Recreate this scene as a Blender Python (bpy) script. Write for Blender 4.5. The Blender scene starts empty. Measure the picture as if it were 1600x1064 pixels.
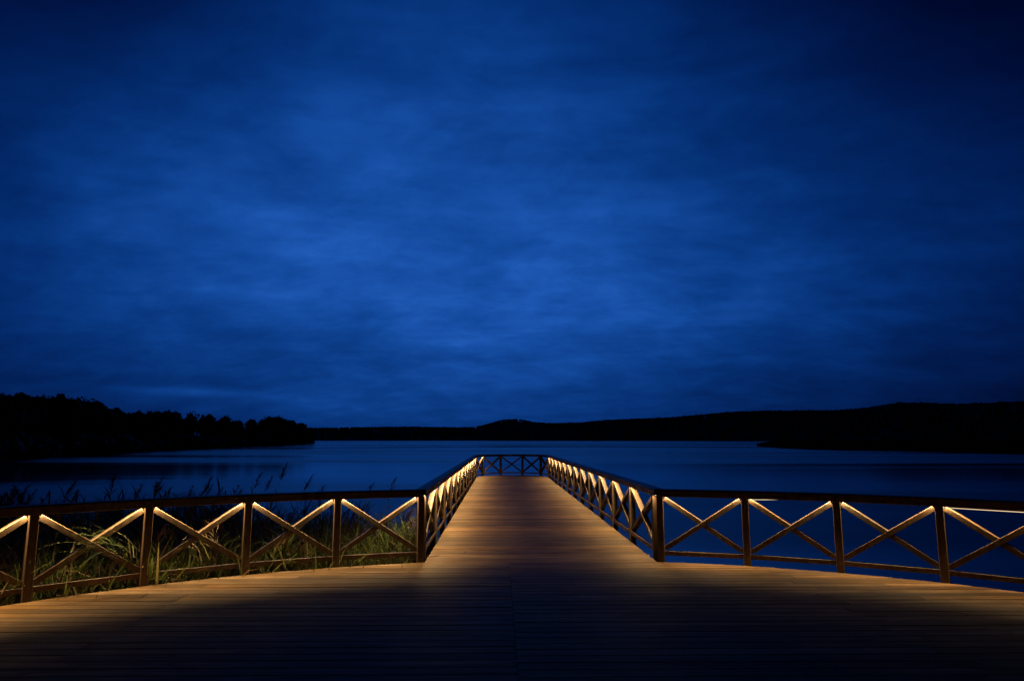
import bpy, math, random
import numpy as np
from mathutils import Vector, Matrix

random.seed(7)
rng = np.random.default_rng(11)
R = math.radians
scene = bpy.context.scene
col = scene.collection

# ------------------------------------------------------------------ camera
EYE = Vector((-0.59, 0.0, 1.70))
YAW = 1.03            # degrees to the right of the pier's axis
PITCH = 8.27
cam_data = bpy.data.cameras.new('camera')
cam_data.sensor_width = 36.0
cam_data.lens = 24.0
cam_data.clip_start = 0.05
cam_data.clip_end = 20000
cam = bpy.data.objects.new('camera', cam_data)
cam.location = EYE
cam.rotation_euler = (R(90 + PITCH), 0, R(-YAW))
col.objects.link(cam)
scene.camera = cam

# ------------------------------------------------------------------ render / exposure
scene.render.engine = 'CYCLES'
scene.cycles.use_denoising = True
scene.cycles.max_bounces = 6
scene.cycles.diffuse_bounces = 3
scene.cycles.glossy_bounces = 3
scene.cycles.transmission_bounces = 2
scene.cycles.sample_clamp_indirect = 4.0
scene.cycles.use_light_tree = True
scene.view_settings.view_transform = 'Standard'
scene.view_settings.look = 'None'
scene.view_settings.exposure = 0.0
scene.view_settings.gamma = 1.0

# ------------------------------------------------------------------ node helpers
class NT:
    def __init__(self, tree):
        self.t = tree
        tree.nodes.clear()
    def n(self, kind, **kw):
        nd = self.t.nodes.new(kind)
        for k, v in kw.items():
            if k.startswith('i_'):
                key = k[2:]
                key = int(key) if key.isdigit() else key.replace('_', ' ')
                nd.inputs[key].default_value = v
            else:
                setattr(nd, k, v)
        return nd
    def l(self, a, b):
        self.t.links.new(a, b)
    def math(self, op, a, b=None, c=None, clamp=False):
        nd = self.t.nodes.new('ShaderNodeMath')
        nd.operation = op
        nd.use_clamp = clamp
        for i, v in enumerate((a, b, c)):
            if v is None:
                continue
            if isinstance(v, (int, float)):
                nd.inputs[i].default_value = v
            else:
                self.l(v, nd.inputs[i])
        return nd.outputs[0]
    def ramp(self, fac, stops, interp='LINEAR'):
        nd = self.t.nodes.new('ShaderNodeValToRGB')
        cr = nd.color_ramp
        cr.interpolation = interp
        while len(cr.elements) < len(stops):
            cr.elements.new(0.5)
        for e, (p, c) in zip(cr.elements, stops):
            e.position = p
            e.color = (*c, 1) if len(c) == 3 else c
        self.l(fac, nd.inputs[0])
        return nd.outputs[0]
    def maprange(self, v, a, b, c, d, smooth=False):
        nd = self.t.nodes.new('ShaderNodeMapRange')
        if smooth:
            nd.interpolation_type = 'SMOOTHSTEP'
        for i, x in zip((1, 2, 3, 4), (a, b, c, d)):
            nd.inputs[i].default_value = x
        self.l(v, nd.inputs[0])
        return nd.outputs[0]

# ------------------------------------------------------------------ world: overcast dusk, afterglow over the lake
world = bpy.data.worlds.new('World')
scene.world = world
world.use_nodes = True
w = NT(world.node_tree)
out = w.n('ShaderNodeOutputWorld')
tc = w.n('ShaderNodeTexCoord')
nrm = w.n('ShaderNodeVectorMath', operation='NORMALIZE')
w.l(tc.outputs['Generated'], nrm.inputs[0])
d = nrm.outputs[0]
GLOW_AZ, GLOW_EL = R(-3.5), R(12.5)
sep = w.n('ShaderNodeSeparateXYZ')
w.l(d, sep.inputs[0])
elev = sep.outputs[2]
az = w.math('ARCTAN2', sep.outputs[0], sep.outputs[1])
el = w.math('ARCSINE', elev)
qa = w.math('POWER', w.math('ABSOLUTE', w.math('DIVIDE', w.math('SUBTRACT', az, GLOW_AZ), R(33.0))), 2.0)
qe = w.math('POWER', w.math('ABSOLUTE', w.math('DIVIDE', w.math('SUBTRACT', el, GLOW_EL), R(23.0))), 2.0)
lobe = w.math('EXPONENT', w.math('MULTIPLY', w.math('ADD', w.math('ADD', qa, qe), w.math('MULTIPLY', w.math('MULTIPLY', qa, qe), 1.1)), -1.0))
lobe = w.math('ADD', w.math('MULTIPLY', lobe, 0.99), 0.010)
hor = w.maprange(elev, -0.02, 0.26, 0.58, 1.0, smooth=True)
# cloud layer seen in perspective
den = w.math('ADD', w.math('MAXIMUM', elev, 0.0), 0.32)
cx = w.math('DIVIDE', sep.outputs[0], den)
cy = w.math('DIVIDE', sep.outputs[1], den)
comb = w.n('ShaderNodeCombineXYZ')
w.l(cx, comb.inputs[0]); w.l(cy, comb.inputs[1])
mp = w.n('ShaderNodeMapping')
mp.inputs['Rotation'].default_value = (0, 0, R(24))
mp.inputs['Scale'].default_value = (1.15, 1.6, 1)
mp.inputs['Location'].default_value = (5.1, 2.6, 0)
w.l(comb.outputs[0], mp.inputs[0])
n1 = w.n('ShaderNodeTexNoise', i_Scale=2.7, i_Detail=12.0, i_Roughness=0.60, i_Distortion=0.35)
w.l(mp.outputs[0], n1.inputs['Vector'])
n2 = w.n('ShaderNodeTexNoise', i_Scale=1.0, i_Detail=5.0, i_Roughness=0.5, i_Distortion=0.3)
w.l(mp.outputs[0], n2.inputs['Vector'])
c1 = w.maprange(n1.outputs['Fac'], 0.32, 0.72, 0.82, 1.24)
c2 = w.maprange(n2.outputs['Fac'], 0.30, 0.70, 0.80, 1.17)
# streaks low in the sky
mp3 = w.n('ShaderNodeMapping')
mp3.inputs['Scale'].default_value = (2.0, 2.0, 26.0)
w.l(d, mp3.inputs[0])
n3 = w.n('ShaderNodeTexNoise', i_Scale=1.6, i_Detail=5.0, i_Roughness=0.5)
w.l(mp3.outputs[0], n3.inputs['Vector'])
c3 = w.maprange(n3.outputs['Fac'], 0.3, 0.75, 0.93, 1.10)
n4 = w.n('ShaderNodeTexNoise', i_Scale=8.0, i_Detail=7.0, i_Roughness=0.6, i_Distortion=0.4)
w.l(mp.outputs[0], n4.inputs['Vector'])
c4 = w.maprange(n4.outputs['Fac'], 0.3, 0.75, 0.90, 1.13)
I = w.math('MULTIPLY', w.math('MULTIPLY', w.math('MULTIPLY', lobe, hor), c4), w.math('MULTIPLY', w.math('MULTIPLY', c1, c2), c3))
# one thin pale streak of cloud low over the left shore
sa = w.math('POWER', w.math('ABSOLUTE', w.math('DIVIDE', w.math('SUBTRACT', az, R(-24.0)), R(5.0))), 2.0)
wob = w.math('MULTIPLY', w.math('SUBTRACT', n3.outputs['Fac'], 0.5), R(0.9))
se = w.math('POWER', w.math('ABSOLUTE', w.math('DIVIDE', w.math('SUBTRACT', w.math('ADD', el, wob), R(3.55)), R(0.30))), 2.0)
streak = w.math('EXPONENT', w.math('MULTIPLY', w.math('ADD', sa, se), -1.0))
I = w.math('ADD', I, w.math('MULTIPLY', streak, 0.22))
cc = w.n('ShaderNodeCombineColor')
w.l(w.math('MULTIPLY', w.math('POWER', I, 2.2), 0.011), cc.inputs[0])
w.l(w.math('MULTIPLY', w.math('POWER', I, 1.26), 0.088), cc.inputs[1])
w.l(w.math('MULTIPLY', I, 0.41), cc.inputs[2])
# clear air above the cloud: sun under the horizon
sky = w.n('ShaderNodeTexSky')
sky.sky_type = 'NISHITA'
sky.sun_disc = False
sky.sun_elevation = R(-4.0)
sky.sun_rotation = GLOW_AZ
tint = w.n('ShaderNodeMix', data_type='RGBA', blend_type='MULTIPLY')
tint.inputs[0].default_value = 1.0
w.l(sky.outputs[0], tint.inputs[6])
tint.inputs[7].default_value = (0.05, 0.22, 1.0, 1)
b1 = w.n('ShaderNodeBackground', i_Strength=0.05)
w.l(tint.outputs[2], b1.inputs[0])
b2 = w.n('ShaderNodeBackground', i_Strength=1.0)
w.l(cc.outputs[0], b2.inputs[0])
addw = w.n('ShaderNodeAddShader')
w.l(b1.outputs[0], addw.inputs[0]); w.l(b2.outputs[0], addw.inputs[1])
w.l(addw.outputs[0], out.inputs[0])

# ------------------------------------------------------------------ materials
MATS = {}
def material(name):
    m = bpy.data.materials.new(name)
    m.use_nodes = True
    MATS[name] = m
    return NT(m.node_tree)

def wood(name, dark, mid, light, rough, grain=(1.2, 26, 26), var=0.28, spec=0.35, bump=0.25, stain=False):
    t = material(name)
    o = t.n('ShaderNodeOutputMaterial')
    p = t.n('ShaderNodeBsdfPrincipled')
    tcn = t.n('ShaderNodeTexCoord')
    oi = t.n('ShaderNodeObjectInfo')
    off = t.n('ShaderNodeVectorMath', operation='ADD')
    cmb = t.n('ShaderNodeCombineXYZ')
    r20 = t.math('MULTIPLY', oi.outputs['Random'], 37.0)
    for k in range(3):
        t.l(r20, cmb.inputs[k])
    t.l(tcn.outputs['Object'], off.inputs[0]); t.l(cmb.outputs[0], off.inputs[1])
    m = t.n('ShaderNodeMapping')
    m.inputs['Scale'].default_value = grain
    t.l(off.outputs[0], m.inputs[0])
    n = t.n('ShaderNodeTexNoise', i_Scale=1.0, i_Detail=7.0, i_Roughness=0.62, i_Distortion=0.4)
    t.l(m.outputs[0], n.inputs['Vector'])
    nb = t.n('ShaderNodeTexNoise', i_Scale=1.7, i_Detail=4.0, i_Roughness=0.6)
    t.l(off.outputs[0], nb.inputs['Vector'])
    f = t.math('ADD', t.math('MULTIPLY', n.outputs['Fac'], 0.72), t.math('MULTIPLY', nb.outputs['Fac'], 0.28))
    c = t.ramp(f, [(0.34, dark), (0.50, mid), (0.66, light)])
    if stain:                                  # damp and worn patches across the boards
        geo = t.n('ShaderNodeNewGeometry')
        ns = t.n('ShaderNodeTexNoise', i_Scale=0.9, i_Detail=6.0, i_Roughness=0.65)
        t.l(geo.outputs['Position'], ns.inputs['Vector'])
        sv = t.maprange(ns.outputs['Fac'], 0.3, 0.7, 0.70, 1.22)
        sc_ = t.n('ShaderNodeVectorMath', operation='SCALE')
        t.l(c, sc_.inputs[0]); t.l(sv, sc_.inputs['Scale'])
        c = sc_.outputs[0]
    # every board its own tone
    hs = t.n('ShaderNodeHueSaturation')
    t.l(c, hs.inputs['Color'])
    t.l(t.maprange(oi.outputs['Random'], 0, 1, 1 - var, 1 + var), hs.inputs['Value'])
    r2 = t.math('FRACT', t.math('MULTIPLY', oi.outputs['Random'], 17.31))
    t.l(t.maprange(r2, 0, 1, 0.78, 1.12), hs.inputs['Saturation'])
    t.l(hs.outputs[0], p.inputs['Base Color'])
    t.l(t.maprange(f, 0.3, 0.7, rough + 0.10, rough - 0.06), p.inputs['Roughness'])
    p.inputs['Specular IOR Level'].default_value = spec
    bp = t.n('ShaderNodeBump', i_Strength=bump, i_Distance=0.004)
    t.l(f, bp.inputs['Height'])
    t.l(bp.outputs[0], p.inputs['Normal'])
    t.l(p.outputs[0], o.inputs[0])
    return MATS[name]

M_deck = wood('weathered deck boards', (0.062, 0.034, 0.014), (0.165, 0.094, 0.040), (0.30, 0.182, 0.078), 0.62, grain=(1.1, 30, 30), var=0.50, spec=0.18, stain=True)
M_rail = wood('stained railing timber', (0.056, 0.035, 0.022), (0.104, 0.067, 0.042), (0.165, 0.110, 0.070), 0.50, grain=(14, 14, 3), var=0.15)
M_under = wood('dark underdeck timber', (0.03, 0.02, 0.014), (0.05, 0.034, 0.023), (0.075, 0.05, 0.035), 0.7, grain=(6, 6, 6), var=0.2)

def plain(name, c, rough=0.5, metal=0.0):
    t = material(name)
    o = t.n('ShaderNodeOutputMaterial')
    p = t.n('ShaderNodeBsdfPrincipled')
    n = t.n('ShaderNodeTexNoise', i_Scale=40.0, i_Detail=3.0)
    tcn = t.n('ShaderNodeTexCoord')
    t.l(tcn.outputs['Object'], n.inputs['Vector'])
    k = t.ramp(n.outputs['Fac'], [(0.3, tuple(x * 0.8 for x in c)), (0.7, tuple(min(1, x * 1.15) for x in c))])
    t.l(k, p.inputs['Base Color'])
    p.inputs['Roughness'].default_value = rough
    p.inputs['Metallic'].default_value = metal
    t.l(p.outputs[0], o.inputs[0])
    return MATS[name]

M_alu = plain('lamp housing aluminium', (0.35, 0.35, 0.36), 0.45, 1.0)

def lamp(name, strength):
    t = material(name)
    o = t.n('ShaderNodeOutputMaterial')
    em = t.n('ShaderNodeEmission', i_Strength=strength)
    em.inputs[0].default_value = (1.0, 0.72, 0.36, 1)
    t.l(em.outputs[0], o.inputs[0])
    return MATS[name]
M_led = lamp('lit strip diffuser', 17.0)
M_tube = lamp('dim light tube', 1.3)
LAMP_L, LAMP_R = 11.5, 8.2      # watts per metre of strip

def foliage(name, stops, rough=0.55, trans=0.35, spec=0.3):
    t = material(name)
    o = t.n('ShaderNodeOutputMaterial')
    p = t.n('ShaderNodeBsdfPrincipled')
    geo = t.n('ShaderNodeNewGeometry')
    oi = t.n('ShaderNodeObjectInfo')
    r = t.math('FRACT', t.math('ADD', geo.outputs['Random Per Island'], oi.outputs['Random']))
    c = t.ramp(r, stops)
    t.l(c, p.inputs['Base Color'])
    p.inputs['Roughness'].default_value = rough
    p.inputs['Specular IOR Level'].default_value = spec
    tr = t.n('ShaderNodeBsdfTranslucent')
    t.l(c, tr.inputs[0])
    mx = t.n('ShaderNodeMixShader')
    mx.inputs[0].default_value = trans
    t.l(p.outputs[0], mx.inputs[1]); t.l(tr.outputs[0], mx.inputs[2])
    t.l(mx.outputs[0], o.inputs[0])
    return MATS[name]

M_reed = foliage('reed leaves', [(0.0, (0.05, 0.08, 0.018)), (0.35, (0.085, 0.12, 0.026)), (0.65, (0.14, 0.16, 0.04)), (0.85, (0.28, 0.21, 0.09)), (1.0, (0.17, 0.085, 0.05))])
M_reedgreen = foliage('fresh grass leaves', [(0.0, (0.06, 0.11, 0.02)), (0.5, (0.11, 0.17, 0.035)), (1.0, (0.19, 0.21, 0.06))])
M_straw = foliage('dry pinkish leaves', [(0.0, (0.32, 0.20, 0.14)), (0.5, (0.24, 0.20, 0.09)), (1.0, (0.15, 0.15, 0.05))])
M_stem = foliage('reed stems', [(0.0, (0.10, 0.10, 0.035)), (0.6, (0.17, 0.13, 0.06)), (1.0, (0.14, 0.075, 0.045))], trans=0.05)
M_plume = foliage('reed plumes', [(0.0, (0.10, 0.042, 0.026)), (0.6, (0.16, 0.07, 0.04)), (1.0, (0.20, 0.11, 0.06))], rough=0.8, trans=0.3)
M_tree = foliage('dark tree leaves', [(0.0, (0.022, 0.038, 0.018)), (0.5, (0.038, 0.060, 0.026)), (1.0, (0.06, 0.075, 0.034))], rough=0.7, trans=0.15, spec=0.1)
M_bark = plain('dark bark', (0.04, 0.032, 0.025), 0.9)
M_spit = foliage('far reed blades', [(0.0, (0.06, 0.065, 0.03)), (0.5, (0.085, 0.09, 0.04)), (1.0, (0.12, 0.11, 0.05))], rough=0.8, trans=0.1, spec=0.1)

def soil(name, a, b):
    t = material(name)
    o = t.n('ShaderNodeOutputMaterial')
    p = t.n('ShaderNodeBsdfPrincipled', i_Roughness=0.9)
    p.inputs['Specular IOR Level'].default_value = 0.1
    tcn = t.n('ShaderNodeTexCoord')
    n = t.n('ShaderNodeTexNoise', i_Scale=0.9, i_Detail=8.0)
    t.l(tcn.outputs['Object'], n.inputs['Vector'])
    t.l(t.ramp(n.outputs['Fac'], [(0.3, a), (0.7, b)]), p.inputs['Base Color'])
    bp = t.n('ShaderNodeBump', i_Strength=0.6, i_Distance=0.05)
    t.l(n.outputs['Fac'], bp.inputs['Height']); t.l(bp.outputs[0], p.inputs['Normal'])
    t.l(p.outputs[0], o.inputs[0])
    return MATS[name]
M_mud = soil('dark wet mud', (0.014, 0.011, 0.008), (0.035, 0.028, 0.018))
M_hill = soil('dark hill ground', (0.014, 0.022, 0.010), (0.03, 0.04, 0.016))

# lake water: smooth swell, wind lanes with stronger ripple
t = material('lake water')
o = t.n('ShaderNodeOutputMaterial')
p = t.n('ShaderNodeBsdfPrincipled')
p.inputs['Base Color'].default_value = (0.002, 0.010, 0.035, 1)
p.inputs['IOR'].default_value = 1.333
tcn = t.n('ShaderNodeTexCoord')
m1 = t.n('ShaderNodeMapping'); m1.inputs['Scale'].default_value = (0.0035, 0.022, 1); m1.inputs['Rotation'].default_value = (0, 0, R(4))
t.l(tcn.outputs['Object'], m1.inputs[0])
lane = t.n('ShaderNodeTexNoise', i_Scale=1.0, i_Detail=5.0, i_Roughness=0.6, i_Distortion=0.6)
t.l(m1.outputs[0], lane.inputs['Vector'])
t.l(t.maprange(lane.outputs['Fac'], 0.40, 0.60, 0.08, 0.32, smooth=True), p.inputs['Roughness'])
m2 = t.n('ShaderNodeMapping'); m2.inputs['Scale'].default_value = (0.55, 1.0, 1)
t.l(tcn.outputs['Object'], m2.inputs[0])
rip = t.n('ShaderNodeTexNoise', i_Scale=1.3, i_Detail=3.0, i_Roughness=0.55)
t.l(m2.outputs[0], rip.inputs['Vector'])
bp = t.n('ShaderNodeBump', i_Distance=0.06)
t.l(t.maprange(lane.outputs['Fac'], 0.40, 0.60, 0.10, 0.50, smooth=True), bp.inputs['Strength'])
t.l(rip.outputs['Fac'], bp.inputs['Height'])
t.l(bp.outputs[0], p.inputs['Normal'])
t.l(p.outputs[0], o.inputs[0])
M_water = MATS['lake water']

# ------------------------------------------------------------------ object helpers
def mesh(name, verts, faces, mat, smooth=False):
    me = bpy.data.meshes.new(name)
    me.from_pydata([tuple(v) for v in verts], [], faces)
    me.materials.append(mat)
    if smooth:
        me.polygons.foreach_set('use_smooth', [True] * len(me.polygons))
    me.update()
    return me

def mesh_np(name, V, quads, mat):
    """fast mesh of quads/tris from numpy arrays: V (n,3); quads (m,k)"""
    me = bpy.data.meshes.new(name)
    k = quads.shape[1]
    me.vertices.add(len(V)); me.vertices.foreach_set('co', V.astype(np.float32).ravel())
    me.loops.add(quads.size); me.loops.foreach_set('vertex_index', quads.astype(np.int32).ravel())
    me.polygons.add(len(quads))
    me.polygons.foreach_set('loop_start', (np.arange(len(quads)) * k).astype(np.int32))
    me.materials.append(mat)
    me.update(calc_edges=True)
    me.validate()
    return me

def link(name, data, parent=None, **props):
    ob = bpy.data.objects.new(name, data)
    col.objects.link(ob)
    ob.parent = parent
    for k, v in props.items():
        if v is not None:
            ob[k] = v
    return ob

def thing(name, loc, label, category, group=None, rz=0.0):
    ob = link(name, None, None, label=label, category=category, group=group)
    ob.location = loc
    ob.rotation_euler = (0, 0, rz)
    ob.empty_display_size = 0.1
    return ob

def ray(px, py):
    """direction in the world of a pixel of the 1600x1064 photograph (used to survey distances)"""
    f = 1600 / 36 * 24.0
    u, v = px - 800, py - 532
    th = R(PITCH)
    c = Vector((u, f * math.cos(th) + v * math.sin(th), f * math.sin(th) - v * math.cos(th)))
    return Matrix.Rotation(-R(YAW), 3, 'Z') @ c
def on_level(px, py, z):
    r_ = ray(px, py)
    return EYE + r_ * ((z - EYE.z) / r_.z)
def at_range(px, py, dist):
    r_ = ray(px, py)
    return EYE + r_ * (dist / math.hypot(r_.x, r_.y))

def prism_section(hx, hy, ch):
    return [(-hx + ch, -hy), (hx - ch, -hy), (hx, -hy + ch), (hx, hy - ch), (hx - ch, hy), (-hx + ch, hy), (-hx, hy - ch), (-hx, -hy + ch)]

def beam_mesh(name, p0, p1, side, wid, hei, mat, ch=0.004):
    """bar from p0 to p1; `side` is the direction of its width, chamfered edges; local frame so the grain follows the bar"""
    p0, p1 = Vector(p0), Vector(p1)
    a = (p1 - p0).normalized()
    s = (Vector(side) - a * Vector(side).dot(a)).normalized()
    u = a.cross(s)
    sec = prism_section(wid / 2, hei / 2, ch)
    vs = [p + s * x + u * y for p in (p0, p1) for x, y in sec]
    n = len(sec)
    fs = [(i, (i + 1) % n, n + (i + 1) % n, n + i) for i in range(n)] + [tuple(range(n))[::-1], tuple(range(n, 2 * n))]
    return vs, fs

def beam(name, p0, p1, side, wid, hei, mat, parent, ch=0.004, **props):
    vs, fs = beam_mesh(name, p0, p1, side, wid, hei, mat, ch)
    return link(name, mesh(name, vs, fs, mat), parent, **props)

WATER = -0.90
PITCHB = 0.168          # board pitch
GAP = 0.008
YC, RAD = 2.53, 7.67    # circle of railing posts round the platform
RD = RAD - 0.085        # deck's edge
HW = 1.72               # railing posts of the pier from its axis
DW = HW - 0.085
Y0, Y1 = 10.02, 32.3    # pier between platform and rounded head

# ------------------------------------------------------------------ water
V = np.array([(-9000, -300, WATER), (9000, -300, WATER), (9000, 12000, WATER), (-9000, 12000, WATER)], float)
link('lake_water', mesh_np('lake_water', V, np.array([[0, 1, 2, 3]]), M_water), kind='structure')

# ------------------------------------------------------------------ pier: boards, joists, fascia, piles
pier = thing('pier', (0, 10, 0), 'wooden boardwalk of cross boards running from the round platform out over the lake', 'pier')
def place(ob):          # children are modelled in world space; keep them there
    ob.matrix_parent_inverse = Matrix.Translation(-Vector((0, 10, 0)))
    return ob

TH = 0.032
def board_verts(quad):
    """plank from a footprint of 4 corners (ccw), chamfered along the top"""
    q = [Vector((x, y, 0)) for x, y in quad]
    c = sum(q, Vector()) / 4
    e = 0.004
    top = []
    for v in q:
        top.append(Vector((v.x - math.copysign(e * 0.5, v.x - c.x), v.y - math.copysign(e, v.y - c.y), 0)))
    mid = [Vector((v.x, v.y, -e)) for v in q]
    bot = [Vector((v.x, v.y, -TH)) for v in q]
    vs = top + mid + bot
    fs = [(0, 1, 2, 3), (11, 10, 9, 8)]
    for k in range(4):
        j = (k + 1) % 4
        fs += [(4 + k, 4 + j, j, k), (8 + k, 8 + j, 4 + j, 4 + k)]
    return [tuple(v) for v in vs], fs

def circ(y, r=RD):
    return math.sqrt(max(0.0, r * r - (y - YC) ** 2))

def add_board(quad):
    cxm = sum(q[0] for q in quad) / 4; cym = sum(q[1] for q in quad) / 4
    vs, fs = board_verts([(x - cxm, y - cym) for x, y in quad])
    ob = link('plank', mesh('plank', vs, fs, M_deck), pier)
    ob.location = (cxm, cym - 10, random.uniform(-0.0016, 0.0016))
    ob.rotation_euler = (random.uniform(-0.004, 0.004), random.uniform(-0.0006, 0.0006), random.uniform(-0.0006, 0.0006))
    return ob

# straight part: alike boards share one mesh
vs, fs = board_verts([(-DW, -(PITCHB - GAP) / 2), (DW, -(PITCHB - GAP) / 2), (DW, (PITCHB - GAP) / 2), (-DW, (PITCHB - GAP) / 2)])
me_board = mesh('plank', vs, fs, M_deck)
ystart = YC + math.sqrt(RD ** 2 - DW ** 2)
n_pier = int(round((Y1 - ystart) / PITCHB))
for i in range(n_pier):
    y = ystart + (i + 0.5) * PITCHB
    ob = link('plank', me_board, pier)
    ob.location = (random.uniform(-0.006, 0.006), y - 10, random.uniform(-0.0016, 0.0016))
    ob.rotation_euler = (random.uniform(-0.004, 0.004), random.uniform(-0.0006, 0.0006), random.uniform(-0.0005, 0.0005))
yend = ystart + n_pier * PITCHB
# rounded head: half a decagon
HEAD_R = HW
head_pts = [(HEAD_R * math.cos(a), yend + HEAD_R * math.sin(a)) for a in [R(180 - 36 * k) for k in range(6)]]
def head_half(y):
    k = (HEAD_R - 0.085) / HEAD_R
    pts = [(x * k, yend + (yy - yend) * k) for x, yy in head_pts]
    for (xa, ya), (xb, yb) in zip(pts, pts[1:]):
        if ya <= y <= yb and yb > ya:
            return -(xa + (xb - xa) * (y - ya) / (yb - ya))
    return 0.0
y = yend
ytop = yend + (HEAD_R - 0.085) * math.sin(R(72))
while y + PITCHB * 0.5 < ytop:
    ya, yb = y, min(y + PITCHB - GAP, ytop - 0.002)
    xa, xb = head_half(ya), head_half(yb)
    add_board([(-xa, ya), (xa, ya), (xb, yb), (-xb, yb)])
    y += PITCHB
# platform: two fields of boards with the seam left of the middle, half a board out of step
SEAM = -0.45
def platform_rows(phase, left):
    y = ystart - phase
    i = 0
    while y > 4.55:
        yb = min(y - GAP / 2, ystart - GAP / 2); ya = y - PITCHB + GAP / 2
        if yb > ya + 0.03:
            xa, xb = circ(ya), circ(yb)
            if left:
                j = -4.05 if (i % 5) else -3.1
                if -xb < j - 0.4:
                    add_board([(j + 0.001, ya), (SEAM - 0.0006, ya), (SEAM - 0.0006, yb), (j + 0.001, yb)])
                    add_board([(-xa, ya), (j - 0.001, ya), (j - 0.001, yb), (-xb, yb)])
                else:
                    add_board([(-xa, ya), (SEAM - 0.0006, ya), (SEAM - 0.0006, yb), (-xb, yb)])
            else:
                j = (2.95, 4.0, 3.1, 4.9)[i % 4]
                if xb > j + 0.4:
                    add_board([(SEAM + 0.0006, ya), (j - 0.001, ya), (j - 0.001, yb), (SEAM + 0.0006, yb)])
                    add_board([(j + 0.001, ya), (xa, ya), (xb, yb), (j + 0.001, yb)])
                else:
                    add_board([(SEAM + 0.0006, ya), (xa, ya), (xb, yb), (SEAM + 0.0006, yb)])
        y -= PITCHB; i += 1
    return y
yl = platform_rows(0.5 * PITCHB, True)
yr = platform_rows(0.0, False)
# the half board that closes the left field
xa, xb = circ(ystart - 0.5 * PITCHB + GAP / 2), circ(ystart - GAP / 2)
add_board([(-xa, ystart - 0.5 * PITCHB + GAP / 2), (SEAM - 0.0006, ystart - 0.5 * PITCHB + GAP / 2), (SEAM - 0.0006, ystart - GAP / 2), (-xb, ystart - GAP / 2)])
# boards nearer than the photograph shows, one field
y = min(yl, yr) - 0.002
while y > 0.9:
    xa = circ(y - PITCHB + GAP)
    add_board([(-xa, y - PITCHB + GAP), (xa, y - PITCHB + GAP), (xa, y), (-xa, y)])
    y -= PITCHB

# carcass under the boards
for x in (-1.25, 0.0, 1.25):
    place(beam('joist', (x, Y0 - 0.4, -0.135), (x, yend + 1.2, -0.135), (1, 0, 0), 0.09, 0.19, M_under, pier))
for k in range(-4, 5):
    x = k * 1.4
    yy = YC + math.sqrt((RD - 0.2) ** 2 - x * x)
    place(beam('joist', (x, 0.9, -0.137), (x, yy, -0.137), (1, 0, 0), 0.08, 0.19, M_under, pier))
for s in (-1, 1):
    place(beam('fascia_board', (s * (DW - 0.028), ystart + 0.05, -0.131), (s * (DW - 0.028), yend, -0.131), (1, 0, 0), 0.04, 0.185, M_under, pier))
angs = [12.8 + 8.65 * k for k in range(9)]
for s in (-1, 1):
    for a, b in zip(angs, angs[1:]):
        rr = RD - 0.04
        pa = (s * rr * math.sin(R(a)), YC + rr * math.cos(R(a)), -0.131)
        pb = (s * rr * math.sin(R(b)), YC + rr * math.cos(R(b)), -0.131)
        place(beam('fascia_board', pa, pb, (pb[1] - pa[1], pa[0] - pb[0], 0), 0.04, 0.185, M_under, pier))
def pile(x, y):
    n = 10
    vs = []
    for z, r in ((-2.6, 0.12), (-0.235, 0.105)):
        vs += [(x + r * math.cos(2 * math.pi * k / n), y + r * math.sin(2 * math.pi * k / n), z) for k in range(n)]
    fs = [(k, (k + 1) % n, n + (k + 1) % n, n + k) for k in range(n)] + [tuple(range(n, 2 * n))]
    place(link('pile', mesh('pile', vs, fs, M_under), pier))
for k in range(7):
    for s in (-1, 1):
        pile(s * 1.25, 10.6 + k * 3.6)
for a in (20, 38, 56, 74):
    for s in (-1, 1):
        pile(s * 6.6 * math.sin(R(a)), YC + 6.6 * math.cos(R(a)))

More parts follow.
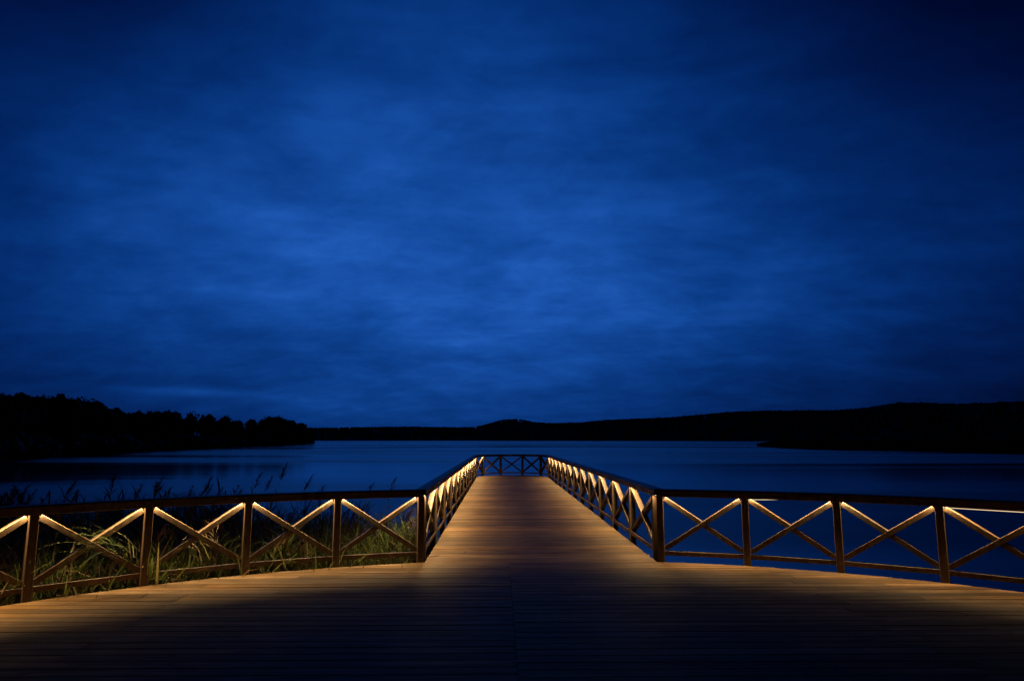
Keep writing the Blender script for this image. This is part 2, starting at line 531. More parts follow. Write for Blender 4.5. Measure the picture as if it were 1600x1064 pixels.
# ------------------------------------------------------------------ railings
RT = 1.0                # top of handrail
def railing(name, label, pts, inward, lit, watts, spread, front=0.057, sag=None, first=True, last=True, ang=None):
    """posts at pts; inward(i) = direction to the deck for bay i; lit = set of bays whose lamp is on"""
    base = Vector((*pts[0], 0))
    root = thing('railing', base, label, 'railing', 'lit railings of the pier and platform')
    inv = Matrix.Translation(-base)
    def part(nm, vs, fs, mat, par=root):
        ob = link(nm, mesh(nm, vs, fs, mat), par)
        if par is root:
            ob.matrix_parent_inverse = inv
        return ob
    P = [Vector((*p, 0)) for p in pts]
    nb = len(P) - 1
    T = [(P[i + 1] - P[i]).normalized() for i in range(nb)]
    N = []
    for i in range(nb):
        n = Vector((-T[i].y, T[i].x, 0))
        if n.dot(Vector((*inward(i), 0))) < 0:
            n = -n
        N.append(n)
    Z = Vector((0, 0, 1))
    # posts
    for i in range(len(P)):
        if (i == 0 and not first) or (i == nb and not last):
            continue
        tv = (T[max(0, i - 1)] + T[min(nb - 1, i)]).normalized()
        n = (N[max(0, i - 1)] + N[min(nb - 1, i)]).normalized()
        vs, fs = beam_mesh('post', P[i] + n * (front - 0.049) / 2 + Z * -0.36, P[i] + n * (front - 0.049) / 2 + Z * 0.908, n, front + 0.049, 0.092, M_rail, 0.005)
        part('post', vs, fs, M_rail)
    # handrail section in (n, z): flat cap with a front lip shaped to hide the strip and cut its light
    sec = [(-0.072, 0.920), (-0.066, 0.912), (0.0705, 0.912), (0.0725, 0.896), (0.080, 0.896), (0.084, 0.901), (0.084, 0.985), (0.074, RT), (-0.062, RT), (-0.072, 0.99)]
    for i in range(nb):
        def ring(j, other, shift):
            if 0 <= other < nb:
                m = (N[i] + N[other]).normalized()
                m = m / max(0.3, m.dot(N[i]))
            else:
                m = N[i]
            return [P[j] + T[i] * shift + m * a + Z * b for a, b in sec]
        vs = ring(i, i - 1, 0.0015) + ring(i + 1, i + 1, -0.0015)
        k = len(sec)
        fs = [(q, (q + 1) % k, k + (q + 1) % k, k + q) for q in range(k)] + [tuple(range(k))[::-1], tuple(range(k, 2 * k))]
        part('handrail', vs, fs, M_rail)
    for i in range(nb):
        L = (P[i + 1] - P[i]).length
        t_, n = T[i], N[i]
        h = 0.0475
        a, b = P[i] + t_ * h, P[i + 1] - t_ * h
        if L > 0.5:
            vs, fs = beam_mesh('bottom_rail', a + n * 0.014 + Z * 0.115, b + n * 0.014 + Z * 0.115, n, 0.055, 0.062, M_rail)
            part('bottom_rail', vs, fs, M_rail)
            zt, zb = 0.868, 0.178
            e = 0.012
            for q, (z0, z1) in enumerate(((zb, zt), (zt, zb))):
                o_ = n * (-0.0065 - 0.0025 * q)
                vs, fs = beam_mesh('cross_brace', a + t_ * e + o_ + Z * z0, b - t_ * e + o_ + Z * z1, n, 0.086, 0.066, M_rail)
                part('cross_brace', vs, fs, M_rail)
        if i in lit:
            g0 = 0.10 if L < 0.5 else 0.050
            a2, b2 = P[i] + t_ * g0, P[i + 1] - t_ * 0.050
            vs, fs = beam_mesh('light_strip', a2 + n * 0.043 + Z * 0.909, b2 + n * 0.043 + Z * 0.909, n, 0.022, 0.005, M_alu, 0.001)
            st = part('light_strip', vs, fs, M_alu)
            vs, fs = beam_mesh('diffuser', a2 + n * 0.043 + Z * 0.9047, b2 + n * 0.043 + Z * 0.9047, n, 0.016, 0.003, M_led, 0.0005)
            link('diffuser', mesh('diffuser', vs, fs, M_led), st)
            ln = (b2 - a2).length
            ld = bpy.data.lights.new('strip_light', 'AREA')
            ld.shape = 'RECTANGLE'; ld.size = ln; ld.size_y = 0.016
            ld.energy = watts * ln
            ld.color = (1.0, 0.66, 0.28)
            ld.spread = R(spread)
            lo = link('strip_light', ld, st)
            lo.location = (a2 + b2) / 2 + n * 0.043 + Z * 0.9025
            lo.rotation_euler = (0, 0, math.atan2(t_.y, t_.x))
            if sag and i in sag:
                s0, s1, fr = sag[i]
                c2 = a2 + (b2 - a2) * fr
                vs, fs = beam_mesh('light_tube', a2 + n * 0.050 + Z * (0.899 - s0), c2 + n * 0.050 + Z * (0.899 - s1), n, 0.008, 0.006, M_tube, 0.001)
                part('light_tube', vs, fs, M_tube)
    return root

def arc_pts(s, n):
    return [(s * RAD * math.sin(R(a)), YC + RAD * math.cos(R(a))) for a in [12.95 + 8.65 * k for k in range(n)]]
def to_centre(pts):
    def f(i):
        mx = (pts[i][0] + pts[i + 1][0]) / 2; my = (pts[i][1] + pts[i + 1][1]) / 2
        return (-mx, YC - my)
    return f
lp = arc_pts(-1, 8)
rp = arc_pts(1, 8)
railing('railing', 'dark timber cross braced railing curving round the platform in front of the reeds', lp, to_centre(lp), set(range(7)), LAMP_L, 124, 0.079)
railing('railing', 'dark timber cross braced railing curving round the platform right of the pier', rp, to_centre(rp), set(range(7)), LAMP_R, 124, 0.079, sag={1: (0.018, 0.000, 0.42), 3: (0.015, 0.017, 1.0), 4: (0.017, 0.015, 1.0)})
pl_start = lp[0]
bay = (yend - 10.30) / 12
for s, lab in ((-1, 'long lit railing on the left side of the straight pier'), (1, 'long lit railing on the right side of the straight pier')):
    corner = (s * HW, 10.005)
    pts = [corner] + [(s * HW, 10.30 + bay * k) for k in range(13)]
    railing('railing', lab, pts, lambda i, s=s: (-s, 0), set(range(13)), LAMP_L if s < 0 else LAMP_R, 146, first=False, last=False)
railing('railing', 'small unlit railing bowed round the far end of the pier', head_pts, lambda i: (0 - (head_pts[i][0] + head_pts[i + 1][0]) / 2, yend - (head_pts[i][1] + head_pts[i + 1][1]) / 2), {0}, LAMP_L, 152)

# ------------------------------------------------------------------ foliage generators
def ribbon(base, az, length, width, lift, droop, seg=5, twist=0.0):
    """one blade: verts (seg+1)*2 and quads"""
    b = np.array(base, float)
    ca, sa = math.cos(az), math.sin(az)
    perp = np.array((-sa, ca, 0.0))
    pts = []
    p = b.copy()
    ang = lift
    st = length / seg
    V = []
    for i in range(seg + 1):
        f = i / seg
        wd = width * (0.75 + 0.9 * f if f < 0.3 else 1.02 * (1 - ((f - 0.3) / 0.7) ** 1.6)) + 0.0006
        pv = perp * math.cos(twist * f) + np.array((0, 0, math.sin(twist * f)))
        V.append(p - pv * wd / 2); V.append(p + pv * wd / 2)
        p = p + np.array((ca * math.cos(ang), sa * math.cos(ang), math.sin(ang))) * st
        ang -= droop / seg * (0.5 + f)
    Q = [(2 * i, 2 * i + 1, 2 * i + 3, 2 * i + 2) for i in range(seg)]
    return np.array(V), np.array(Q)

def tube(path, radii, n=4):
    V, Q = [], []
    for i, (p, r) in enumerate(zip(path, radii)):
        for k in range(n):
            a = 2 * math.pi * k / n
            V.append((p[0] + r * math.cos(a), p[1] + r * math.sin(a), p[2]))
    for i in range(len(path) - 1):
        for k in range(n):
            Q.append((i * n + k, i * n + (k + 1) % n, (i + 1) * n + (k + 1) % n, (i + 1) * n + k))
    return np.array(V), np.array(Q)

class Acc:
    def __init__(self): self.V, self.Q, self.n = [], [], 0
    def add(self, VQ, M=None, off=None):
        V, Q = VQ
        if M is not None: V = V @ M.T
        if off is not None: V = V + np.array(off)
        self.V.append(V); self.Q.append(Q + self.n); self.n += len(V)
    def mesh(self, name, mat):
        return mesh_np(name, np.concatenate(self.V), np.concatenate(self.Q), mat)

def rotz(a, s=1.0):
    return np.array(((math.cos(a), -math.sin(a), 0), (math.sin(a), math.cos(a), 0), (0, 0, 1))) * s

def stem_path(h, lean, seg=5):
    pts = [(lean * h * (i / seg) ** 1.8, 0.0, h * i / seg) for i in range(seg + 1)]
    return pts

def plume_geo(top, rnd, size=0.33):
    """nodding one-sided panicle"""
    A = Acc()
    tip = np.array(top, float)
    for i in range(64):
        f = rnd.random()
        base = tip + np.array((0.16 * f ** 1.4, 0, size * f * 0.95))
        az = rnd.gauss(0.0, 0.75)
        L = size * (0.80 - 0.55 * f) * rnd.uniform(0.7, 1.2)
        A.add(ribbon(base, az, L, 0.010, rnd.uniform(0.15, 1.0), rnd.uniform(0.2, 1.3), seg=3))
    return np.concatenate(A.V), np.concatenate(A.Q)

def reed_geo(rnd, h, nleaf, plume=True):
    lean = rnd.uniform(0.04, 0.12)
    path = stem_path(h, lean)
    stem = tube(path, [0.0055, 0.005, 0.0045, 0.004, 0.003, 0.002])
    leaves = []
    for i in range(nleaf):
        f = 0.22 + 0.74 * (i + rnd.random() * 0.6) / nleaf
        x = lean * h * f ** 1.8
        az = (0 if i % 2 else math.pi) + rnd.gauss(0.15, 0.7)
        leaves.append(ribbon((x, 0, h * f), az, rnd.uniform(0.30, 0.52) * (1.1 - 0.35 * f), rnd.uniform(0.016, 0.026), rnd.uniform(0.75, 1.25), rnd.uniform(0.9, 2.2), seg=5, twist=rnd.uniform(-0.6, 0.6)))
    pl = plume_geo(path[-1], rnd) if plume else None
    return stem, leaves, pl

# ------------------------------------------------------------------ near bank with reeds
ngx, ngy = 50, 34
xs = np.linspace(-34, -1.6, ngx); ys = np.linspace(-6, 19, ngy)
GV = []
def bank_z(x, y):
    edge = 17.5 + 1.0 * math.sin(x * 0.7) - 0.05 * (x + 10)
    k = min(1.0, max(0.0, (-1.6 - x) / 1.6)) * min(1.0, max(0.0, (edge - y) / 3.0))
    return WATER - 0.25 + 0.45 * k + 0.03 * math.sin(3.1 * x + 1.7 * y) + 0.03 * math.sin(2.3 * y - 1.1 * x)
for y in ys:
    for x in xs:
        GV.append((x, y, bank_z(x, y)))
GQ = [(j * ngx + i, j * ngx + i + 1, (j + 1) * ngx + i + 1, (j + 1) * ngx + i) for j in range(ngy - 1) for i in range(ngx - 1)]
link('reed_bank_ground', mesh('reed_bank_ground', GV, GQ, M_mud, True), kind='structure')

def outside_platform(x, y, m=0.15):
    return math.hypot(x, y - YC) > RAD + m and not (abs(x) < HW + m and y > 9)

rnd = random.Random(5)
# the mass of reeds
A = Acc(); S = Acc(); PL = Acc()
variants = [reed_geo(rnd, 1.0, 9, True) for _ in range(14)]
count = 0
tries = 0
while count < 3600 and tries < 60000:
    tries += 1
    x = rnd.uniform(-17, -1.9); y = rnd.uniform(4.0, 17.0)
    if not outside_platform(x, y, 0.12): continue
    edge = 16.0 + 1.0 * math.sin(x * 0.7)
    # thins out towards the pier and open water
    if x > -6.5 and y > 14.2 + (-2.0 - x) * 0.25 + rnd.uniform(-0.6, 0.6): continue
    if y > edge: continue
    ring_d = math.hypot(x, y - YC) - RAD
    z0 = bank_z(x, y)
    az_side = math.atan2(-x, y)                # angle left of the pier
    tall = 0.20 + 0.27 * min(1, max(0, (az_side - 0.20) / 0.45))
    if rnd.random() < 0.10: tall += 0.3
    top = tall * rnd.uniform(0.45, 1.0)            # height above the deck
    if ring_d < 0.9: top *= rnd.uniform(0.25, 0.8)
    h = top - z0
    v = variants[count % 14]
    M = rotz(rnd.gauss(-0.5, 0.9), 1.0)
    M = M * np.array([1.0, 1.0, 1.0])
    sc = h
    Ms = rotz(rnd.gauss(-0.5, 0.9)) * sc
    S.add(v[0], Ms * 1.0, (x, y, z0))
    for lf in v[1]:
        if rnd.random() < 0.85: A.add(lf, Ms, (x, y, z0))
    if rnd.random() < 0.08:
        PL.add(v[2], Ms * np.array([[1], [1], [1]]), (x, y, z0))
    count += 1
# low grass along the deck's edge
for i in range(900):
    a = rnd.uniform(13.5, 62)
    rr = RAD + rnd.uniform(-0.02, 0.9)
    x, y = -rr * math.sin(R(a)), YC + rr * math.cos(R(a))
    z0 = -0.55
    A.add(ribbon((x, y, z0), rnd.uniform(0, 6.28), rnd.uniform(0.45, 0.85), rnd.uniform(0.008, 0.02), rnd.uniform(1.0, 1.5), rnd.uniform(0.3, 1.8), seg=4, twist=rnd.uniform(-0.8, 0.8)))
# understorey between the reeds
for i in range(7500):
    if i % 3 == 0:
        a = rnd.uniform(13.2, 60); rr = RAD + rnd.uniform(0.1, 1.5)
        x, y = -rr * math.sin(R(a)), YC + rr * math.cos(R(a))
    else:
        x = rnd.uniform(-9.5, -1.95); y = rnd.uniform(8.0, 15.5)
    if not outside_platform(x, y, 0.08): continue
    L = rnd.uniform(0.6, 1.25)
    A.add(ribbon((x, y, bank_z(x, y) + rnd.uniform(-0.05, 0.25)), rnd.uniform(0, 6.28), L, rnd.uniform(0.015, 0.034), rnd.uniform(1.0, 1.5), rnd.uniform(0.3, 2.0), seg=5, twist=rnd.uniform(-0.8, 0.8)))
bed = thing('reed_bed', (-6, 11, -0.8), 'dense mass of green and brown reeds behind the left curved railing', 'reeds')
bed['kind'] = 'stuff'
for nm, acc, mt in (('leaves', A, M_reed), ('stems', S, M_stem), ('plumes', PL, M_plume)):
    ob = link(nm, acc.mesh(nm, mt), bed, kind='stuff')
    ob.matrix_parent_inverse = Matrix.Translation(-Vector((-6, 11, -0.8)))

# single reeds that stand out
class ReedKit:
    def __init__(self, seed, h, nleaf, plume, mat=M_reed):
        r_ = random.Random(seed)
        st, lv, pl = reed_geo(r_, h, nleaf, plume)
        self.stem = mesh_np('stem', *st, M_stem)
        self.leaves = [mesh_np('leaf', *l, mat) for l in lv]
        self.plume = mesh_np('plume', *pl, M_plume) if pl else None
    def build(self, loc, rz, sc, label, group):
        root = thing('reed', loc, label, 'reed', group, rz)
        root.scale = (sc, sc, sc)
        link('stem', self.stem, root)
        for m_ in self.leaves: link('leaf', m_, root)
        if self.plume: link('plume', self.plume, root)
        return root
kits = [ReedKit(20 + k, 1.85, 7, True) for k in range(6)]
ORD = ['first', 'second', 'third', 'fourth', 'fifth', 'sixth', 'seventh', 'eighth', 'ninth', 'tenth', 'eleventh', 'twelfth', 'thirteenth', 'fourteenth', 'fifteenth', 'sixteenth', 'seventeenth', 'eighteenth']
above = [(20, 757, 11.5), (75, 768, 11.0), (118, 764, 11.5), (212, 757, 11.8), (247, 746, 12.2), (328, 744, 12.6), (340, 760, 12.2), (372, 757, 12.4), (400, 737, 12.8), (417, 744, 13.2), (442, 724, 12.6), (484, 742, 12.4), (499, 756, 12.8), (583, 753, 13.0), (611, 745, 12.6)]
for i, (px, py, dist) in enumerate(above):
    topp = at_range(px, py, dist)
    z0 = -0.80
    H = topp.z - z0
    sc = H / (1.85 + 0.33)
    rz = rnd.gauss(-0.35, 0.25)
    lean = 0.10 * H
    base = Vector((topp.x - lean * 1.1 * math.cos(rz), topp.y - lean * 1.1 * math.sin(rz), z0))
    lab = 'dark feathery reed rising above the left curved handrail, %s plume from the left' % ORD[i]
    if px == 442: lab = 'tallest dark reed, its plume standing highest above the left handrail'
    kits[i % 6].build(base, rz, sc, lab, 'reeds rising above the handrail')
# reeds behind the rail, lit from it
spots = []
for bayi in range(5):
    for j in range(4):
        a = 13.2 + 8.65 * bayi + 8.65 * (j + 0.5 + rnd.uniform(-0.25, 0.25)) / 4
        rr = RAD + rnd.uniform(0.22, 1.25)
        spots.append((bayi, 3 - j, a, rr))
for k, (bayi, j, a, rr) in enumerate(spots):
    x, y = -rr * math.sin(R(a)), YC + rr * math.cos(R(a))
    if not outside_platform(x, y, 0.2): continue
    kits[k % 6].build((x, y, bank_z(x, y)), rnd.gauss(-0.3, 0.8), rnd.uniform(0.44, 0.60) if bayi < 2 else rnd.uniform(0.5, 0.74),
                      'brown plumed reed behind the %s railing bay left of pier, %s from left' % (ORD[bayi], ORD[j]), 'plumed reeds in the lit bed')

def tuft(name, label, px, py, dist, n, L, mat, az0, spread, lift, droop, wid=0.012, cat='grass', zbase=None, seed=1, bs=0.06):
    c = at_range(px, py, dist)
    if zbase is not None: c.z = zbase
    r_ = random.Random(seed)
    root = thing(name, c, label, cat)
    for i in range(n):
        V, Q = ribbon((r_.uniform(-bs, bs), r_.uniform(-bs, bs), r_.uniform(0, bs)), az0 + r_.gauss(0, spread), L * r_.uniform(0.65, 1.15), wid * r_.uniform(0.6, 1.3), lift + r_.gauss(0, 0.22), droop + r_.gauss(0, 0.35), seg=7, twist=r_.uniform(-0.5, 0.5))
        link('leaf', mesh_np('leaf', V, Q, mat), root)
    return root
tuft('grass_tuft', 'bright green grass tuft fanning out behind the second visible left bay', 192, 872, 9.15, 24, 0.80, M_reedgreen, 3.3, 0.55, 0.55, 1.5, 0.009, seed=3, bs=0.14)
tuft('grass_tuft', 'pale pinkish drooping leaf tuft behind the third bay of left railing', 325, 880, 9.75, 24, 0.55, M_straw, 2.9, 0.9, 1.35, 2.6, 0.015, seed=4, bs=0.12)
tuft('grass_tuft', 'arching yellow green tuft right of the pinkish drooping leaves', 350, 885, 9.9, 22, 0.55, M_reedgreen, 0.1, 0.6, 1.3, 2.2, 0.012, seed=14, bs=0.14)
tuft('grass_tuft', 'leafy green sprout growing up the third left railing post', 237, 905, 9.05, 9, 0.34, M_reedgreen, 1.2, 1.6, 1.35, 0.7, 0.016, seed=5)
tuft('reed_clump', 'bushy yellow green reed clump brightly lit beside the left corner post', 628, 868, 10.9, 130, 0.50, M_reedgreen, 2.6, 1.6, 1.0, 1.5, 0.012, cat='reeds', seed=6, bs=0.34)
tuft('reed_clump', 'short broad leaved green clump behind the bottom rail before the corner', 585, 885, 10.6, 60, 0.45, M_reedgreen, 2.6, 1.2, 1.0, 1.4, 0.016, cat='reeds', seed=7, bs=0.30)
tuft('reed_clump', 'straggling olive reed clump low behind the fourth left bay', 455, 880, 10.3, 30, 0.60, M_reed, 0.4, 1.2, 0.9, 1.5, 0.016, cat='reeds', seed=8, bs=0.25)
tuft('grass_tuft', 'bent dry straw lying over the deck edge beside the left railing', 262, 913, 8.95, 4, 0.22, M_straw, 0.3, 0.9, 0.8, 2.0, 0.010, seed=9)

# twigs fallen on the boards
def twig(px, py, L, az, label, bend=0.1):
    c = on_level(px, py, 0.0); c.z = 0.0055
    root_path = []
    for i in range(6):
        f = i / 5 - 0.5
        root_path.append((f * L, bend * L * (f * f * 4 - 0.5) * 0.3, 0.003 * math.sin(i)))
    V, Q = tube([(p[2], p[1], p[0]) for p in root_path], [0.003, 0.0035, 0.0035, 0.003, 0.0025, 0.001], 5)
    V = V[:, [2, 1, 0]]
    ob = link('twig', mesh_np('twig', V, Q, M_bark), None, label=label, category='twig', group='twigs on the boards')
    ob.location = c
    ob.rotation_euler = (0, 0, az)
twig(226, 930, 0.30, 1.75, 'thin dark twig lying on the boards below the third left post')
twig(677, 869, 0.34, 0.9, 'long bent twig on the pier boards beside the left corner post', 0.5)
twig(727, 862, 0.16, 1.4, 'short twig on the pier boards a step right of the bent one')

# fallen leaves near the left corner of the pier
lm = []
for k in range(3):
    V = np.array([(-0.030, 0, 0.002), (-0.012, -0.013, 0.004), (0.012, -0.012, 0.010), (0.032, 0, 0.006), (0.010, 0.013, 0.005), (-0.012, 0.012, 0.009)]) * (0.8 + 0.3 * k)
    lm.append(mesh('fallen_leaf', V, [(0, 1, 5), (1, 2, 4, 5), (2, 3, 4)], M_straw))
for k, (px, py, wh) in enumerate([(690, 866, 'on the pier beside the bent twig'), (688, 881, 'at the pier entrance below the bent twig'), (640, 893, 'left of the pier entrance, under the corner post'),
                              (430, 902, 'between the second and third posts left of the pier'), (742, 848, 'on the pier, farthest out along the left side'), (1015, 868, 'at the foot of the right corner post'), (1080, 892, 'right of the pier entrance, under the first right bay')]):
    ob = link('fallen_leaf', lm[k % 3], None, label='small dry fallen leaf ' + wh, category='leaf', group='fallen leaves on the boards')
    c_ = on_level(px, py, 0.0); ob.location = (c_.x, c_.y, 0.0035); ob.rotation_euler = (0, 0, k * 1.3)

# ------------------------------------------------------------------ trees
def icosphere_np():
    import bmesh
    bm = bmesh.new()
    bmesh.ops.create_icosphere(bm, subdivisions=2, radius=1.0)
    V = np.array([v.co[:] for v in bm.verts]); bm.verts.index_update()
    F = np.array([[v.index for v in f.verts] for f in bm.faces])
    bm.free()
    return V, F
ICO = icosphere_np()
def crown(n_leaf, rx, rz, h0, rs, lobes=6, leaf=0.5):
    """leaf-clump quads over several lobes; returns V, Q"""
    cs = []
    for i in range(lobes):
        a = rs.uniform(0, 6.28); q = rs.uniform(0.1, 0.62)
        cs.append((rx * q * math.cos(a), rx * q * math.sin(a), h0 + rz * rs.uniform(-0.55, 0.62), rs.uniform(0.36, 0.62)))
    cs.append((0, 0, h0 + rz * 0.35, 0.65)); cs.append((0, 0, h0 - rz * 0.2, 0.75))
    cs = np.array(cs)
    k = rs.integers(0, len(cs), n_leaf)
    dirs = rs.normal(size=(n_leaf, 3)); dirs /= np.linalg.norm(dirs, axis=1)[:, None]
    rad = cs[k, 3] * (0.74 + 0.24 * rs.random(n_leaf))
    C = cs[k, :3] + dirs * rad[:, None] * np.array((rx, rx, rz * 0.9))
    u = rs.normal(size=(n_leaf, 3)); u /= np.linalg.norm(u, axis=1)[:, None]
    v = np.cross(u, rs.normal(size=(n_leaf, 3))); v /= np.linalg.norm(v, axis=1)[:, None]
    s = leaf * (0.6 + 0.8 * rs.random(n_leaf))[:, None]
    V = np.stack([C - u * s - v * s * 0.6, C + u * s - v * s * 0.6, C + u * s * 0.7 + v * s * 0.7, C - u * s * 0.7 + v * s * 0.7], 1).reshape(-1, 3)
    Q = np.arange(n_leaf * 4).reshape(-1, 4)
    return V, Q, cs

def lerp_tab(tab, x):
    return float(np.interp(x, [a for a, _ in tab], [b for _, b in tab]))

# left shore: waterline range (m) by picture column, and the skyline
shore = [(-700, 62), (-300, 82), (0, 107), (200, 160), (330, 225), (430, 330), (488, 470), (492, 480)]
skyl = [(-700, 585), (-300, 596), (0, 608), (60, 612), (100, 615), (160, 628), (200, 641), (230, 641), (265, 637), (300, 641), (340, 646), (375, 660), (395, 656), (420, 650), (450, 652), (470, 660), (488, 668)]
def skyz(px, dist, tab=skyl, dy=0):
    return at_range(px, lerp_tab(tab, px) + dy, dist).z
# ground of the left shore
cols = list(range(-700, 493, 30)) + [492]
offs = [(-6, WATER - 0.6), (0, WATER + 0.02), (6, WATER + 0.5), (40, 0.6), (110, 1.5), (260, 2.0)]
GV = []
for c_ in cols:
    d0 = lerp_tab(shore, c_) + 4 * math.sin(c_ * 0.05)
    for o_, z in offs:
        p_ = at_range(c_, 690, d0 + (o_ if c_ < 470 else o_ * 0.5))
        GV.append((p_.x, p_.y, z))
k = len(offs)
GQ = [(j * k + i, (j + 1) * k + i, (j + 1) * k + i + 1, j * k + i + 1) for j in range(len(cols) - 1) for i in range(k - 1)]
link('left_shore_ground', mesh('left_shore_ground', GV, GQ, M_hill, True), kind='structure')

rs = np.random.default_rng(3)
Fv, Fq, nf = [], [], 0
Cv, Cq, nc = [], [], 0
def add_core(cs, rx, rz, off, sc=0.62):
    global nc
    for c_ in cs[::2]:
        V = ICO[0] * (np.array((rx, rx, rz)) * c_[3] * sc * 1.25) * (0.85 + 0.3 * rs.random((len(ICO[0]), 1))) + c_[:3] + off
        Cv.append(V); Cq.append(ICO[1] + nc); nc += len(V)
for i in range(330):
    px = rs.uniform(-560, 352)
    depth = rs.uniform(3, 46) if i % 3 else rs.uniform(25, 60)
    d0 = lerp_tab(shore, px) + depth
    top = skyz(px, d0, dy=rs.uniform(-1, 7) if depth > 20 else rs.uniform(6, 34))
    zg = 0.3
    h = max(3.5, top - zg)
    base = at_range(px, 690, d0)
    rx = h * rs.uniform(0.22, 0.36)
    V, Q, cs = crown(420 if px > -60 else 150, rx, h * 0.52, h * 0.47, rs, leaf=0.016 * h + 0.12)
    off = np.array((base.x, base.y, zg))
    Fv.append(V + off); Fq.append(Q + nf); nf += len(V)
    add_core(cs, rx, h * 0.52, off)
# scrub along the water's edge
for i in range(260):
    px = rs.uniform(-560, 484)
    d0 = lerp_tab(shore, px) + rs.uniform(1.5, 9)
    h = rs.uniform(2.0, 4.5)
    base = at_range(px, 690, d0)
    V, Q, cs = crown(70, h * 0.9, h * 0.5, h * 0.42, rs, lobes=3, leaf=0.25)
    off = np.array((base.x, base.y, WATER + 0.3))
    Fv.append(V + off); Fq.append(Q + nf); nf += len(V)
    add_core(cs, h * 0.9, h * 0.5, off, 0.8)
wood_l = thing('left_wood', at_range(150, 690, 180), 'dark wooded shore of leafy trees rising to the left picture edge', 'wood')
wood_l.location.z = 0
wood_l['kind'] = 'stuff'
inv = Matrix.Translation(-wood_l.location)
ob = link('foliage', mesh_np('foliage', np.concatenate(Fv), np.concatenate(Fq), M_tree), wood_l, kind='stuff'); ob.matrix_parent_inverse = inv
ob = link('inner_foliage', mesh_np('inner_foliage', np.concatenate(Cv), np.concatenate(Cq), M_tree), wood_l, kind='stuff'); ob.matrix_parent_inverse = inv

# trees one can tell apart at the tip of that shore
tip = [(352, 650, 16, 'tree', 'dark broad tree where the left wood steps down to the tip'),
       (372, 658, 14, 'tree', 'lowest small tree in the dip of the left treeline'),
       (391, 654, 13, 'tree', 'small loose crowned tree just right of the treeline dip'),
       (412, 651, 17, 'tree', 'first of the big round crowned trees at the shore tip'),
       (431, 649, 20, 'tree', 'tallest round crowned tree at the left shore tip'),
       (452, 653, 17, 'tree', 'round tree right of the tallest one at the left shore tip'),
       (468, 660, 14, 'tree', 'second tree from the right end of the left wooded shore'),
       (481, 668, 10, 'tree', 'rightmost tree of the left wooded shore, sloping to the water')]
for px, py, wpx, nm, lab in tip:
    dd = lerp_tab(shore, px) + 14
    b_ = at_range(px, 690, dd); zg = 0.2
    h = at_range(px, py, dd).z - zg
    rx = wpx / 1067 * dd * 1.12
    V, Q, cs = crown(2600, rx, h * 0.54, h * 0.48, rs, lobes=11, leaf=0.018 * h)
    root = thing('broadleaf_tree', (b_.x, b_.y, zg), lab, 'tree', 'trees at the tip of the left shore')
    Fv2 = [V]; 
    link('crown', mesh_np('crown', V, Q, M_tree), root)
    vv, qq, n_ = [], [], 0
    for c_ in cs:
        W = ICO[0] * (np.array((rx, rx, h * 0.5)) * c_[3] * 0.74) * (0.85 + 0.3 * rs.random((len(ICO[0]), 1))) + c_[:3]
        vv.append(W); qq.append(ICO[1] + n_); n_ += len(W)
    link('inner_crown', mesh_np('inner_crown', np.concatenate(vv), np.concatenate(qq), M_tree), root)
    V, Q = tube([(0, 0, -0.6), (0.1, 0, h * 0.2), (0.2, 0.1, h * 0.5), (0.1, 0.2, h * 0.8)], [h * 0.035, h * 0.026, h * 0.018, h * 0.006], 8)
    link('trunk', mesh_np('trunk', V, Q, M_bark), root)

# far wooded ridge across the lake
far_range = [(380, 2300), (800, 2300), (1000, 1900), (1200, 1400), (1400, 1000), (1600, 780), (2300, 520)]
far_sky = [(380, 669), (490, 668), (560, 667), (640, 666), (700, 667), (740, 667), (765, 661), (785, 655.5), (803, 654), (818, 655.5), (835, 659), (860, 660.5), (900, 660), (950, 655.5), (1000, 653.5), (1050, 651.5), (1100, 647), (1150, 642.5), (1200, 641), (1300, 640.5), (1350, 638), (1380, 633), (1410, 628.5), (1450, 628.5), (1500, 630.5), (1550, 629.5), (1600, 626.5), (1800, 615), (2300, 600)]
cols = list(range(380, 2301, 20))
def ridge_rows(px):
    dd = lerp_tab(far_range, px)
    zt = at_range(px, lerp_tab(far_sky, px), dd * 1.12).z - 7.5
    return [(dd * 0.995, WATER - 2), (dd, WATER + 0.2), (dd * 1.02, max(1.0, zt * 0.25)), (dd * 1.07, max(2.0, zt * 0.72)), (dd * 1.12, max(2.5, zt)), (dd * 1.25, max(2.0, zt * 0.8))]
GV = []
for c_ in cols:
    for dd, z in ridge_rows(c_):
        p_ = at_range(c_, 690, dd)
        GV.append((p_.x, p_.y, z))
k = 6
GQ = [(j * k + i, (j + 1) * k + i, (j + 1) * k + i + 1, j * k + i + 1) for j in range(len(cols) - 1) for i in range(k - 1)]
link('far_hills', mesh('far_hills', GV, GQ, M_hill, True), kind='structure')
Fv, Fq, nf = [], [], 0
Cv, Cq, nc = [], [], 0
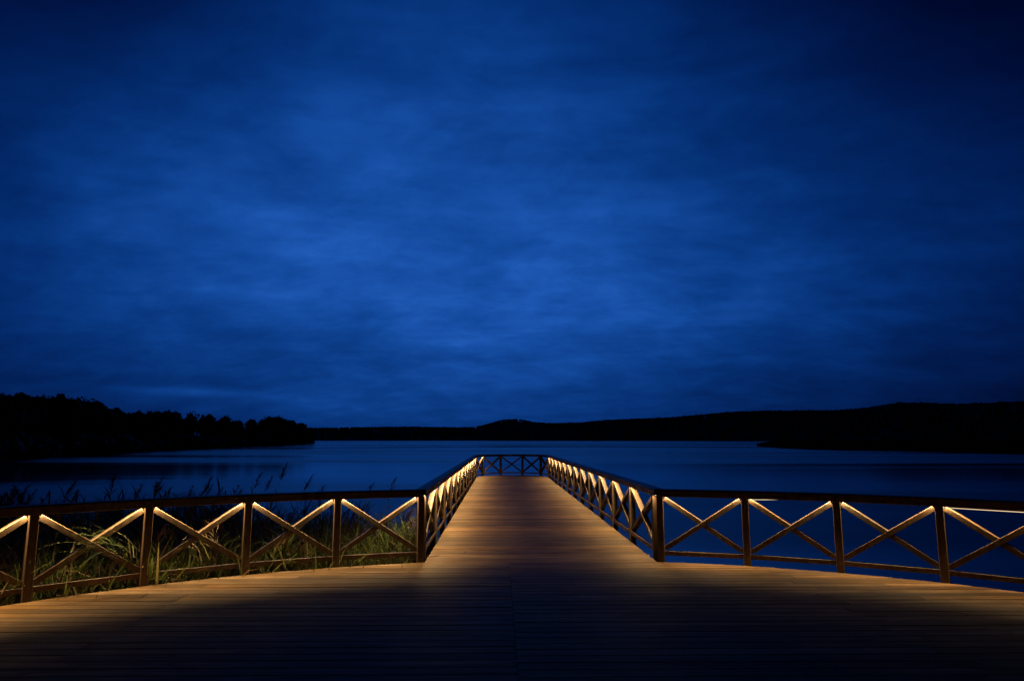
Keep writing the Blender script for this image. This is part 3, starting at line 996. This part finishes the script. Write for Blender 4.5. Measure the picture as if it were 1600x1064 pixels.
for i in range(4200):
    px = rs.uniform(385, 1760) if i % 5 else rs.uniform(1760, 2290)
    rows = ridge_rows(px)
    u = rs.random() ** 0.7
    u = 1.0 if rs.random() < 0.5 else u
    dd = rows[1][0] + (rows[4][0] - rows[1][0]) * u
    zg = float(np.interp(dd, [r_[0] for r_ in rows], [r_[1] for r_ in rows]))
    p_ = at_range(px, 690, dd)
    h = rs.uniform(7.0, 8.6) + (0.8 if rs.random() < 0.1 else 0)
    zg -= 0.5
    conifer = rs.random() < 0.10
    rx = h * (rs.uniform(0.16, 0.22) if conifer else rs.uniform(0.50, 0.80))
    off = np.array((p_.x, p_.y, zg))
    V, Q, cs = crown(22, rx, h * 0.46, h * 0.5, rs, lobes=3, leaf=0.05 * h)
    Fv.append(V + off); Fq.append(Q + nf); nf += len(V)
    W = ICO[0] * np.array((rx, rx, h * 0.47)) * (0.75 + 0.4 * rs.random((len(ICO[0]), 1))) + np.array((0, 0, h * 0.5))
    if conifer:
        W[:, :2] *= np.clip(1.25 - W[:, 2:3] / h, 0.1, 1)
    Cv.append(W + off); Cq.append(ICO[1] + nc); nc += len(W)
wood_f = thing('far_wood', at_range(1000, 690, 1950), 'far dark wooded ridge along the opposite shore rising to the right', 'wood')
wood_f.location.z = 0
wood_f['kind'] = 'stuff'
inv = Matrix.Translation(-wood_f.location)
ob = link('foliage', mesh_np('foliage', np.concatenate(Fv), np.concatenate(Fq), M_tree), wood_f, kind='stuff'); ob.matrix_parent_inverse = inv
ob = link('inner_foliage', mesh_np('inner_foliage', np.concatenate(Cv), np.concatenate(Cq), M_tree), wood_f, kind='stuff'); ob.matrix_parent_inverse = inv

# reed spit reaching in from the right
near_w = [(1183, 697), (1210, 699), (1260, 701.5), (1320, 702.8), (1400, 703.8), (1500, 706), (1600, 708.5), (1900, 716), (2300, 726)]
cols = list(range(1183, 2300, 15))
GV = []
for c_ in cols:
    a_ = on_level(c_, lerp_tab(near_w, c_), WATER)
    dn = math.hypot(a_.x - EYE.x, a_.y - EYE.y)
    dfar = dn + min(120, (c_ - 1180) * 0.9 + 4)
    for dd, z in ((dn - 1.5, WATER - 0.3), (dn, WATER + 0.03), (dn + 2, WATER + 0.25), (dfar, WATER + 0.25), (dfar + 2, WATER - 0.3)):
        p_ = at_range(c_, 690, dd); GV.append((p_.x, p_.y, z))
k = 5
GQ = [(j * k + i, (j + 1) * k + i, (j + 1) * k + i + 1, j * k + i + 1) for j in range(len(cols) - 1) for i in range(k - 1)]
link('right_spit_ground', mesh('right_spit_ground', GV, GQ, M_mud, True), kind='structure')
n = 26000
px = 1184 + (rs.random(n) ** 1.25) * 760
base = np.zeros((n, 3)); hh = np.zeros(n)
for i in range(n):
    a_ = on_level(px[i], lerp_tab(near_w, px[i]), WATER)
    dn = math.hypot(a_.x - EYE.x, a_.y - EYE.y)
    wdt = min(90, (px[i] - 1180) * 0.8 + 3)
    dd = dn + 0.5 + (rs.random() ** 2.2) * wdt
    p_ = at_range(px[i], 690, dd)
    base[i] = (p_.x, p_.y, WATER + 0.1)
    hh[i] = rs.uniform(1.7, 2.5) * min(1.0, 0.45 + (px[i] - 1183) / 60.0)
az = rs.random(n) * 6.28
wd = np.stack([np.cos(az), np.sin(az), 0 * az], 1) * (0.10 + 0.16 * rs.random(n))[:, None]
tipv = base + np.stack([rs.normal(size=n) * 0.25, rs.normal(size=n) * 0.25, hh], 1)
midv = (base + tipv) / 2
V = np.stack([base - wd, base + wd, midv + wd * 0.9, midv - wd * 0.9, tipv + wd * 0.25, tipv - wd * 0.25], 1).reshape(-1, 3)
i0 = np.arange(n) * 6
Q = np.concatenate([np.stack([i0, i0 + 1, i0 + 2, i0 + 3], 1), np.stack([i0 + 3, i0 + 2, i0 + 4, i0 + 5], 1)])
sp = link('reed_belt', mesh_np('reed_belt', V, Q, M_spit), kind='stuff', label='low dark reed spit reaching into the lake from the right', category='reeds')
